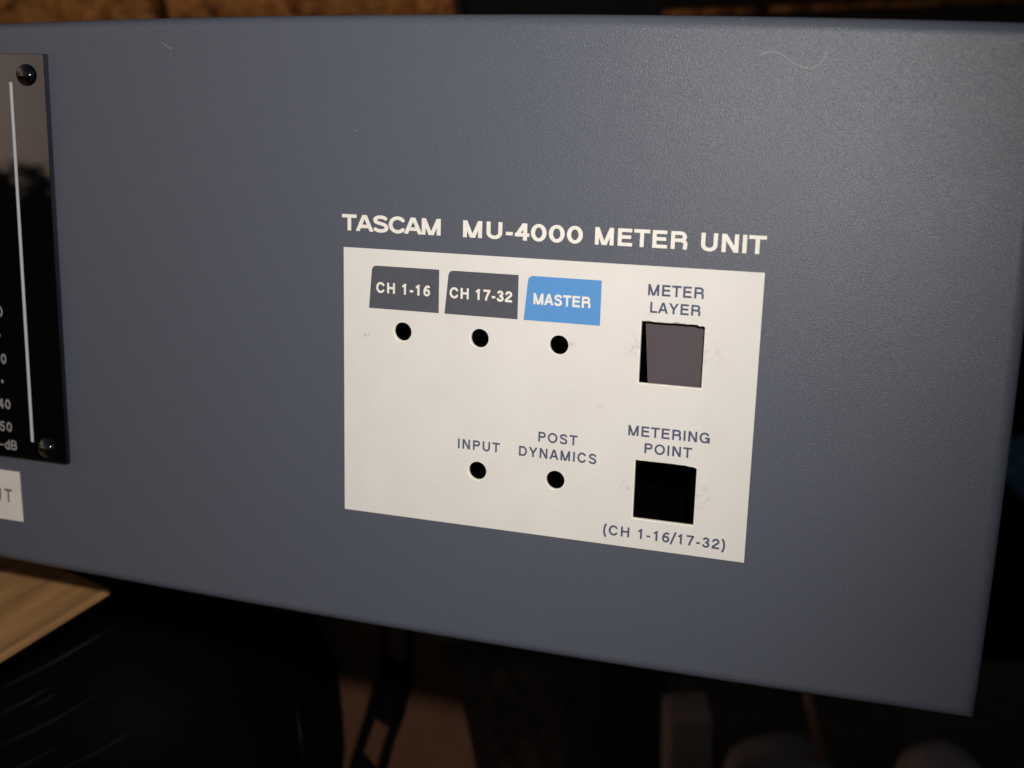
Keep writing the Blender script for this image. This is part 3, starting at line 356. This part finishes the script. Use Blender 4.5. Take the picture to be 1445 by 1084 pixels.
# printed plate
plate = flat('printed_plate', [(0, -3.965), (6.0, -3.965), (6.0, 0), (0, 0)],
             [circle(x, y, RC+.006, rag=.05) for x, y in CIRC]+[square(SQ[0][0]-.004, SQ[0][1]+.004, SQ[0][2]-.004, SQ[0][3]+.004, rag=.013, round_tr=.03), square(SQ[1][0]-.004, SQ[1][1]+.004, SQ[1][2]-.004, SQ[1][3]+.004, rag=.008, round_tr=.035)],
             .010, M_label, root)
def tab(xl_t, xl_b, xr, m):
    y1, y0 = -.238, -.857; r = .075
    pts = [(xl_b, y0), (xr, y0), (xr, y1)]
    for i in range(9):
        a = PI/2+PI/2*i/8*.96; pts.append((xl_t+r+r*math.cos(a), y1-r+r*math.sin(a)))
    return flat('tab', pts, [], .016, m, root)
def T(text, x0, x1, yb, yt, m, z, face='n', xs=1.0): return lettering('lettering', text, x0, x1, yb, yt, m, root, z, face, xs)
for (a, b, c, m, s, x0, x1, xs, lab) in ((.448, .404, 1.488, M_grey_ink, 'CH 1-16', .520, 1.357, 1.0, 'dark grey tab reading CH 1-16'),
                                    (1.628, 1.576, 2.666, M_grey_ink, 'CH 17-32', 1.652, 2.582, 1.0, 'dark grey tab reading CH 17-32'),
                                    (2.803, 2.755, 3.846, M_blue_ink, 'MASTER', 2.892, 3.704, .95, 'light blue tab reading MASTER')):
    t = tab(a, b, c, m); t['label'] = lab
    T(s, x0, x1, -.627, -.472, M_cream_ink, .022, 'm', xs)
T('TASCAM', -.025, 1.500, .241, .473, M_cream_ink, .010, 't', 1.17)
T('MU-4000', 1.833, 3.556, .238, .473, M_cream_ink, .010, 'b', 1.25)
T('METER', 3.725, 4.976, .240, .475, M_cream_ink, .010, 'b', 1.14)
T('UNIT', 5.152, 5.992, .236, .474, M_cream_ink, .010, 'b', 1.16)
T('METER', 4.486, 5.234, -.394, -.242, M_navy_ink, .016, xs=1.03)
T('LAYER', 4.526, 5.202, -.626, -.479, M_navy_ink, .016, xs=1.03)
T('INPUT', 1.815, 2.456, -2.809, -2.664, M_navy_ink, .016, xs=1.0)
T('POST', 3.024, 3.595, -2.577, -2.432, M_navy_ink, .016, xs=1.0)
T('DYNAMICS', 2.743, 3.878, -2.815, -2.669, M_navy_ink, .016, xs=1.0)
T('METERING', 4.310, 5.432, -2.346, -2.199, M_navy_ink, .016, xs=1.03)
T('POINT', 4.548, 5.202, -2.577, -2.431, M_navy_ink, .016, xs=1.03)
T('(CH 1-16/17-32)', 4.020, 5.732, -3.820, -3.672, M_navy_ink, .016, xs=1.03)

# switch plate seen through the upper cutout
sp_out = [(4.396, -.35), (5.9, -.35), (5.9, -1.9), (4.523, -1.9)]
flat('switch_plate', sp_out, [], -.20, M_switch, root, thick=.12)

# black acrylic meter window, its screws and print
win = thing('meter_window', 'glossy black acrylic meter window screwed to the left end of the panel', 'meter window'); win.parent = root
del win['category']; del win['label']
win['label'] = 'glossy black acrylic window with white line and dB scale'
def slab(name, x0, x1, y0, y1, z0, z1, bev, m, parent):
    bm = bmesh.new(); cube(bm, pv((x0+x1)/2, (y0+y1)/2, (z0+z1)/2), ((x1-x0)*S, (z1-z0)*S, (y1-y0)*S), bev=bev*S)
    return from_bm(name, bm, m, parent)
WZ = .10
def wx(x): return x-.082+(x+4.9)*.0066
def wy(y): return y+.006-(2.648-y)*.00655
slab('acrylic_sheet', -13.0, -4.962, -3.82, 2.657, .003, WZ, .012, M_acrylic, win)
def bar(x0, y0, x1, y1, wd, z, m, parent, name='white_line'):
    dx, dy = x1-x0, y1-y0; L = math.hypot(dx, dy); nx, ny = -dy/L*wd/2, dx/L*wd/2
    return flat(name, [(x0+nx, y0+ny), (x0-nx, y0-ny), (x1-nx, y1-ny), (x1+nx, y1+ny)], [], z, m, parent)
bar(wx(-5.512), wy(2.226), wx(-5.530), wy(-3.472), .055, WZ+.004, M_white_print, win)
for s, x1, yb in (('20', -5.955, -1.437), ('30', -5.945, -2.212), ('40', -5.922, -2.966), ('50', -5.922, -3.350)):
    lettering('scale_number', s, wx(x1-.245), wx(x1), wy(yb), wy(yb+.165), M_grey_print, win, WZ+.004, 'n', .96)
lettering('scale_number', 'dB', wx(-6.085), wx(-5.845), wy(-3.655), wy(-3.490), M_grey_print, win, WZ+.004, 'n', .95)
bar(wx(-6.24), wy(-3.585), wx(-6.10), wy(-3.585), .022, WZ+.004, M_grey_print, win, 'tick')
for y in (-.95, -1.75, -2.51): bar(wx(-6.075), wy(y), wx(-6.03), wy(y), .05, WZ+.004, M_grey_print, win, 'tick')
def dome(cx, cy, r, z, h):
    bm = bmesh.new(); bmesh.ops.create_uvsphere(bm, u_segments=40, v_segments=24, radius=1)
    bmesh.ops.delete(bm, geom=[v for v in bm.verts if v.co.z < -.05], context='VERTS')
    for v in bm.verts: x, y, zz = v.co; v.co = pv(cx+x*r, cy+y*r, z+zz*h)
    o = from_bm('screw', bm, M_dome, win, smooth=True)
dome(wx(-5.215), wy(2.335), .165, WZ, .12); dome(wx(-5.245), wy(-3.545), .165, WZ, .12)

# paper label at the lower left
M_paper = mat('cream_paper_label', (.66, .60, .55), rough=.8, spec=.2, var=((.64, .575, .525), (.68, .62, .57)), vscale=300)
M_letter = mat('dark_letter_print', (.13, .115, .12), rough=.8)
st = flat('paper_label', [(-7.6, -4.965), (-5.988, -4.965), (-6.004, -4.095), (-7.6, -4.095)], [], .018, M_paper, root, thick=.016, label='cream paper label with dark letters UT at the left')
lettering('lettering', 'UT', -6.55, -6.175, -4.655, -4.415, M_letter, st, .022, 'n', .8)

# fibres lying on the face
M_fibre = mat('pale_lint_fibre', (.38, .37, .36), rough=.8)
def fibre(name, pts, r, label, cat):
    bm = bmesh.new(); P = [pv(x, y, .01) for x, y in pts]
    cu = bpy.data.curves.new(name, 'CURVE'); cu.dimensions = '3D'; cu.bevel_depth = r*S; cu.bevel_resolution = 1
    s = cu.splines.new('NURBS'); s.points.add(len(P)-1); s.use_endpoint_u = True; s.order_u = 4
    for i, (q, p) in enumerate(zip(s.points, P)): q.co = (*p, 1); q.radius = .35+.65*abs(math.sin(i*1.3+.4))
    t = bpy.data.objects.new('tmp', cu); me = bpy.data.meshes.new_from_object(t); bpy.data.objects.remove(t); bm.free()
    for v in me.vertices: v.co.y += -.006*S
    o = link(name, me, M_fibre, None, label=label, category=cat); o.matrix_world = PANEL; return o
fibre('lint_fibre', [(5.746, 2.704), (5.806, 2.749), (5.924, 2.746), (6.006, 2.729), (6.092, 2.659), (6.186, 2.596), (6.314, 2.55), (6.412, 2.551), (6.485, 2.622), (6.533, 2.692), (6.551, 2.744)],
      .007, 'long wavy pale lint fibre stuck near the top right of the panel', 'lint')
fibre('lint_fibre', [(-2.931, 2.834), (-2.88, 2.80), (-2.849, 2.775), (-2.766, 2.745)], .0045, 'short pale lint fibre stuck near the top left of the panel', 'lint')

# ------------------------------------------------------------------ things behind and below
def poly_slab(pts, depth_of, thick, m, name, parent=None, **props):
    """a board cut to an outline, standing across the view at its own depth, with real thickness"""
    bm = bmesh.new(); f = [bm.verts.new(at(u, v, depth_of(u, v))) for u, v in pts]
    fw = (CAM.to_3x3() @ Vector((0, 0, -1)))
    b = [bm.verts.new(p.co+fw*thick) for p in f]; n = len(f)
    bm.faces.new(f); bm.faces.new(b[::-1])
    for i in range(n): bm.faces.new((f[i], f[(i+1) % n], b[(i+1) % n], b[i]))
    return from_bm(name, bm, m, parent, **props)

# thin plywood board, level, just under the panel's left end
M_ply = mat('weathered_tan_plywood', (.42, .25, .11), rough=.75, spec=.3)
def ply_nodes(m):
    n = m.node_tree.nodes; l = m.node_tree.links; b = n['Principled BSDF']
    tc = n.new('ShaderNodeTexCoord'); mp = n.new('ShaderNodeMapping'); l.new(tc.outputs['Object'], mp.inputs[0]); mp.inputs['Scale'].default_value = (8, 75, 8)
    a = n.new('ShaderNodeTexNoise'); a.inputs['Scale'].default_value = 1.6; a.inputs['Detail'].default_value = 7; l.new(mp.outputs[0], a.inputs[0])
    r = n.new('ShaderNodeValToRGB'); c = r.color_ramp; c.elements[0].position = .3; c.elements[0].color = (.15, .07, .03, 1); c.elements[1].position = .72; c.elements[1].color = (.52, .285, .105, 1)
    l.new(a.outputs['Fac'], r.inputs[0])
    k = n.new('ShaderNodeTexNoise'); k.inputs['Scale'].default_value = 32; k.inputs['Detail'].default_value = 4; l.new(tc.outputs['Object'], k.inputs[0])
    r2 = n.new('ShaderNodeMapRange'); l.new(k.outputs['Fac'], r2.inputs[0]); r2.inputs['From Min'].default_value = .54; r2.inputs['From Max'].default_value = .66; r2.inputs['To Max'].default_value = .75
    mx = n.new('ShaderNodeMixRGB'); l.new(r2.outputs[0], mx.inputs[0]); l.new(r.outputs[0], mx.inputs[1]); mx.inputs[2].default_value = (.16, .08, .045, 1)
    l.new(mx.outputs[0], b.inputs['Base Color'])
    bp = n.new('ShaderNodeBump'); bp.inputs['Strength'].default_value = .4; bp.inputs['Distance'].default_value = .001; l.new(a.outputs['Fac'], bp.inputs['Height']); l.new(bp.outputs[0], b.inputs['Normal'])
ply_nodes(M_ply)
pc = at(155, 829, .325)                     # near right corner of the board
pl = at_ground(-60, 962, pc.z)              # a point on its front edge
ed = (pl-pc); ed.z = 0; edn = ed.normalized(); bk = Vector((edn.y, -edn.x, 0))
if bk.y < 0: bk = -bk
PM = Matrix(((edn.x, bk.x, 0, pc.x), (edn.y, bk.y, 0, pc.y), (0, 0, 1, pc.z), (0, 0, 0, 1)))
bm = bmesh.new()
cube(bm, (.22, .13, -.0012), (.44, .26, .0024), bev=.0007)
ply = from_bm('plywood_board', bm, M_ply, None, label='thin tan plywood board under the lower left of the panel', category='board')
ply.matrix_world = PM

# black plastic sack; thin lighter tubes paint the highlights along its creases
M_sack = mat('black_plastic_film', (.0015, .0015, .0015), rough=.6, spec=.03, bump=.3, bscale=60, bdist=.002)
M_highlight = mat('lighter_crease_highlight', (.014, .010, .008), rough=.45, spec=.35)
sc_ = at(60, 1130, .47)
sack = thing('plastic_sack', 'black plastic sack with long fine creases below the tan board', 'sack', None, sc_)
right_w = (CAM.to_3x3() @ Vector((1, 0, 0))); up_w = (CAM.to_3x3() @ Vector((0, 1, 0))); fwd_w = (CAM.to_3x3() @ Vector((0, 0, -1)))
def sack_pt(a, b):                          # superellipsoid
    def sp(x, e): return math.copysign(abs(x)**e, x)
    ca, sa, cb, sb = math.cos(a), math.sin(a), math.cos(b), math.sin(b)
    e = .62
    x = sp(cb, e)*sp(ca, e); y = sp(cb, e)*sp(sa, e); z = sp(sb, e)
    p = right_w*(x*.122)+up_w*(z*.105)+fwd_w*(y*.10)
    q = p*14; p = p*(1+.035*noise.noise(q)+.012*noise.noise(q*3))
    return p
bm = bmesh.new(); NA, NB = 72, 40; g = []
for j in range(NB+1):
    b = -PI/2+PI*j/NB; g.append([bm.verts.new(sack_pt(2*PI*i/NA, b)) for i in range(NA)])
for j in range(NB):
    for i in range(NA): bm.faces.new((g[j][i], g[j][(i+1) % NA], g[j+1][(i+1) % NA], g[j+1][i]))
bmesh.ops.remove_doubles(bm, verts=bm.verts[:], dist=1e-6)
sack_o = from_bm('film', bm, M_sack, sack, smooth=True)
from mathutils.bvhtree import BVHTree
bvh = BVHTree.FromPolygons([v.co[:] for v in sack_o.data.vertices], [p.vertices[:] for p in sack_o.data.polygons])
def crease_highlight(p0, p1, sag, r):
    pts = []
    for i in range(15):
        t = i/14; u = p0[0]+(p1[0]-p0[0])*t; v = p0[1]+(p1[1]-p0[1])*t+sag*4*t*(1-t)
        o = CAM.translation; d = (at(u, v, 1)-o).normalized(); h = bvh.ray_cast(o-sc_, d)
        if h[0] is not None: pts.append(h[0]-d*.0001)
    if len(pts) < 4: return
    cu = bpy.data.curves.new('c', 'CURVE'); cu.dimensions = '3D'; cu.bevel_depth = r; cu.bevel_resolution = 1
    s = cu.splines.new('POLY'); s.points.add(len(pts)-1)
    for i, (q, p) in enumerate(zip(s.points, pts)): q.co = (*p, 1); q.radius = max(.15, math.sin(PI*min(1, (i+1)/len(pts))))
    t = bpy.data.objects.new('tmp', cu); me = bpy.data.meshes.new_from_object(t); bpy.data.objects.remove(t)
    link('crease_highlight', me, M_highlight, sack)
for a in (((-20, 980), (165, 880), 6, .00035), ((-20, 1016), (76, 966), 3, .0004), ((40, 1000), (80, 978), 1, .0003), ((-20, 1058), (135, 980), 7, .0004),
          ((-20, 1100), (84, 1052), 4, .0004), ((70, 1090), (190, 1030), 5, .0003), ((430, 1084), (418, 990), 3, .0003)):
    crease_highlight(*a)

# dark brown rounded board with a black slotted strap hanging in front of it
M_brown = mat('dark_brown_hardboard', (.13, .045, .018), rough=.8, spec=.2, var=((.078, .033, .015), (.10, .042, .019)), vscale=60, bump=.2, bscale=300)
pts = [(400, 700), (520, 760), (575, 840), (600, 899), (620, 922), (635, 947), (646, 975), (655, 1005), (664, 1045), (672, 1090), (680, 1200), (400, 1200)]
poly_slab(pts, lambda u, v: .47, .008, M_brown, 'hardboard_sheet', None, label='dark brown hardboard with rounded right edge below the panel', category='board')
M_strap = mat('black_webbing', (.0015, .0015, .0015), rough=.9, spec=.05)
strap = thing('slotted_strap', 'black slotted strap hanging in front of the dark brown board', 'strap')
D = lambda u, v: .43
def px_slab(name, pts): return poly_slab(pts, D, .003, M_strap, name, strap)
px_slab('rail', [(540, 850), (552, 850), (546, 960), (535, 1000), (513, 1062), (506, 1110), (492, 1110), (500, 1062), (520, 1000), (533, 950)])
px_slab('rail', [(576, 850), (588, 850), (580, 975), (570, 1012), (556, 1050), (540, 1110), (526, 1110), (546, 1040), (560, 1000), (570, 960)])
px_slab('crossbar', [(546.5, 926), (569, 940), (569.5, 1000), (559, 1019), (546, 1012), (528, 1000), (536.5, 990)])
px_slab('crossbar', [(513, 1066), (534, 1092), (522, 1125), (507, 1110)])

# black leaning board, dark timber behind to the right
M_blackboard = mat('black_painted_board', (.005, .0055, .005), rough=.7, spec=.2, bump=.3, bscale=90, bdist=.002)
poly_slab([(640, -120), (935, -120), (945, 1250), (830, 1250), (788, 950), (770, 820)], lambda u, v: .80+.12*(v/1084), .03, M_blackboard, 'leaning_board', None,
          label='black board leaning on the wall behind the middle of the panel', category='board')
M_timber = mat('dark_stained_timber', (.04, .022, .015), rough=.9, spec=.08, stretch=((1, 1, 6), (0, 0, 0)), var=((.022, .013, .010), (.032, .020, .016)), vscale=14, bump=.3, bscale=60, bdist=.002)
fence = thing('timber_screen', 'dark stained timber screen behind the right end of the panel', 'screen')
fence.matrix_world = WM
xa, _ = wall_xy(925, 10); _, zt = wall_xy(1300, 260)
for k in range(5):
    bm = bmesh.new(); cube(bm, (0, 0, 0), (.80, .018, .135), bev=.002)
    me_o = from_bm('plank', bm, M_timber, fence)
    me_o.location = (xa+.40, -.02, zt+.07+k*.142)
bm = bmesh.new(); cube(bm, (xa+.40, -.016, zt/2-.002), (.80, .010, zt-.004)); from_bm('black_backdrop', bm, M_void, fence)  # black sheet added to keep the area below the planks dark

# stake, cobbles, cane at the bottom right
M_stake = mat('pale_weathered_stake', (.20, .13, .11), rough=.9, var=((.09, .055, .045), (.21, .135, .115)), vscale=30, bump=.5, bscale=80, bdist=.003)
g0 = at(972, 1084, .86)
bm = bmesh.new(); top = at(970, 996, .80); Hs = top.z
cube(bm, (0, 0, 0), (.031, .031, Hs), bev=.004)
o = from_bm('wooden_stake', bm, M_stake, None, label='pale weathered wooden stake standing below the panel', category='stake')
o.location = (top.x, top.y, Hs/2); o.rotation_euler = (0, 0, math.atan2(side.y, side.x))
M_stone = mat('mauve_grey_cobble', (.17, .13, .115), rough=.85, var=((.10, .072, .065), (.16, .118, .105)), vscale=22, bump=.35, bscale=120, bdist=.003)
def cobble(u, v, dep, r, sq, seed, label):
    bm = bmesh.new(); bmesh.ops.create_icosphere(bm, subdivisions=4, radius=1)
    p = at(u, v, dep)
    for q in bm.verts:
        c = q.co.copy(); e = .75
        c = Vector([math.copysign(abs(t)**e, t) for t in c])
        c = c*(1+.10*noise.noise(c*1.3+Vector((seed, 0, 0)))); q.co = Vector((c.x*r, c.y*r*.9, c.z*r*sq))
    o = from_bm('cobble', bm, M_stone, None, smooth=True, label=label, category='stone', group='rounded stones below the panel')
    o.location = (p.x, p.y, max(p.z, r*sq*.6)); o.rotation_euler = (0, 0, math.atan2(side.y, side.x)+seed*.1); return o
cobble(1100, 1117, .86, .040, .95, 1.0, 'rounded grey stone left of the two below the panel')
cobble(1322, 1120, .80, .030, 1.1, 4.0, 'rounded grey stone beneath the lower right corner of the panel')
M_cane = mat('brown_cane', (.16, .075, .035), rough=.7, var=((.12, .055, .025), (.19, .09, .045)), vscale=60)
def rod(name, a, b, r, m, **props):
    bm = bmesh.new(); d = b-a; bmesh.ops.create_cone(bm, cap_ends=True, segments=12, radius1=r, radius2=r*.85, depth=d.length)
    o = from_bm(name, bm, m, None, smooth=True, **props); o.location = (a+b)/2; o.rotation_euler = d.to_track_quat('Z', 'Y').to_euler(); return o
rod('garden_cane', at_ground(1180, 1180), at(1130, 930, .78), .0035, M_cane, label='thin brown cane leaning between the two rounded stones', category='cane')
# scrap of blue sheet beyond the right edge
M_blue = mat('dull_blue_plastic', (.02, .08, .15), rough=.7, spec=.2, var=((.005, .02, .04), (.014, .06, .13)), vscale=25)
bp_ = at(1475, 655, .75)
bm = bmesh.new(); bmesh.ops.create_icosphere(bm, subdivisions=4, radius=1)
for q in bm.verts:
    c = q.co*(1+.35*noise.noise(q.co*2.1)); q.co = Vector((c.x*.024, c.y*.02, c.z*.024))
bo = from_bm('blue_bag', bm, M_blue, None, smooth=True, label='crumpled dull blue bag seen past the right edge of the panel', category='bag'); bo.location = bp_

# ------------------------------------------------------------------ what the glossy window mirrors: bushes behind the photographer
M_leaf = mat('dark_evergreen_leaf', (.02, .03, .015), rough=.7, spec=.2)
M_bark = mat('dark_bark', (.03, .024, .018), rough=.9)
pw = PANEL @ pv(-5.4, -.5, .2); nrm = (PANEL.to_3x3() @ Vector((0, -1, 0))); inc = (pw-CAM.translation).normalized(); refl = inc-2*inc.dot(nrm)*nrm
def refl_dir(x, y):
    p = PANEL @ pv(x, y, .2); i = (p-CAM.translation).normalized(); return p, (i-2*i.dot(nrm)*nrm)
def tree(x, y, top, rad, seed, label, nleaf=17000):
    random.seed(seed)
    t = thing('garden_tree', label, 'tree', 'trees behind the photographer', (x, y, 0))
    bm = bmesh.new(); bmesh.ops.create_cone(bm, cap_ends=True, segments=10, radius1=.10, radius2=.03, depth=top*.8)
    bmesh.ops.translate(bm, verts=bm.verts[:], vec=(0, 0, top*.4)); from_bm('trunk', bm, M_bark, t, smooth=True)
    vs_, fs = [], []
    cl = [(Vector((random.gauss(0, .45)*rad, random.gauss(0, .45)*rad, top*random.uniform(.10, .84))), random.uniform(.25, .5)*rad) for _ in range(42)]
    for k in range(nleaf):
        c, r = random.choice(cl)
        d = Vector((random.gauss(0, 1), random.gauss(0, 1), random.gauss(0, 1))).normalized()*r*random.random()**.4
        p = c+d; 
        if p.z < .02: continue
        a = Vector((random.gauss(0, 1), random.gauss(0, 1), random.gauss(0, 1))).normalized(); b = a.orthogonal().normalized()
        s = random.uniform(.03, .07); i0 = len(vs_)
        vs_ += [p-a*s, p+b*s*.5, p+a*s, p-b*s*.5]; fs.append((i0, i0+1, i0+2, i0+3))
    me = bpy.data.meshes.new('crown'); me.from_pydata(vs_, [], fs); link('crown', me, M_leaf, t)
def place(x_, y_, dist):                    # a spot on the ground at a distance along the mirrored sight line, and that line's height there
    p, d = refl_dir(x_, y_); h = Vector((d.x, d.y, 0)); k = dist/h.length; q = p+d*k; return q
q = place(-6.6, 1.0, 5.5); print('tree', q)
tree(q.x, q.y, q.z-.12, .8, 1, 'dark bushy evergreen mirrored in the left of the black window')
q = place(-9.0, 1.6, 5.5); tree(q.x, q.y, q.z-.15, .9, 2, 'dark bushy evergreen at the far left of the mirrored garden')
# unseen tall conifer, added to block the low sun
sx, sy = math.sin(SUN_AZ), math.cos(SUN_AZ)
tree(sx*4.6, sy*4.6, 3.4, .75, 3, 'tall unseen conifer added to block the low sun', 42000)
tree(-7.2, -1.0, 3.2, 1.1, 4, 'broad dark conifer beside the tall one behind the photographer', 24000)
# board fence mirrored in the right part of the window
M_rail = mat('grey_weathered_fence_board', (.50, .47, .44), rough=.8, var=((.35, .33, .30), (.6, .56, .52)), vscale=20)
q = place(-5.1, -.3, 7.0)
fe = thing('garden_fence', 'low grey board fence beyond the bushes behind the photographer', 'fence', None, (q.x, q.y, 0))
fe.rotation_euler = (0, 0, math.atan2(-q.x, q.y)+0)
for k in range(9):
    bm = bmesh.new(); cube(bm, (0, 0, 0), (5.0, .02, .085)); o = from_bm('board', bm, M_rail, fe); o.location = (0, 0, q.z-.06-k*.13)
for x in (-2.4, -.8, .8, 2.4):
    bm = bmesh.new(); cube(bm, (0, 0, 0), (.08, .06, q.z)); o = from_bm('post', bm, M_rail, fe); o.location = (x, .045, q.z/2)
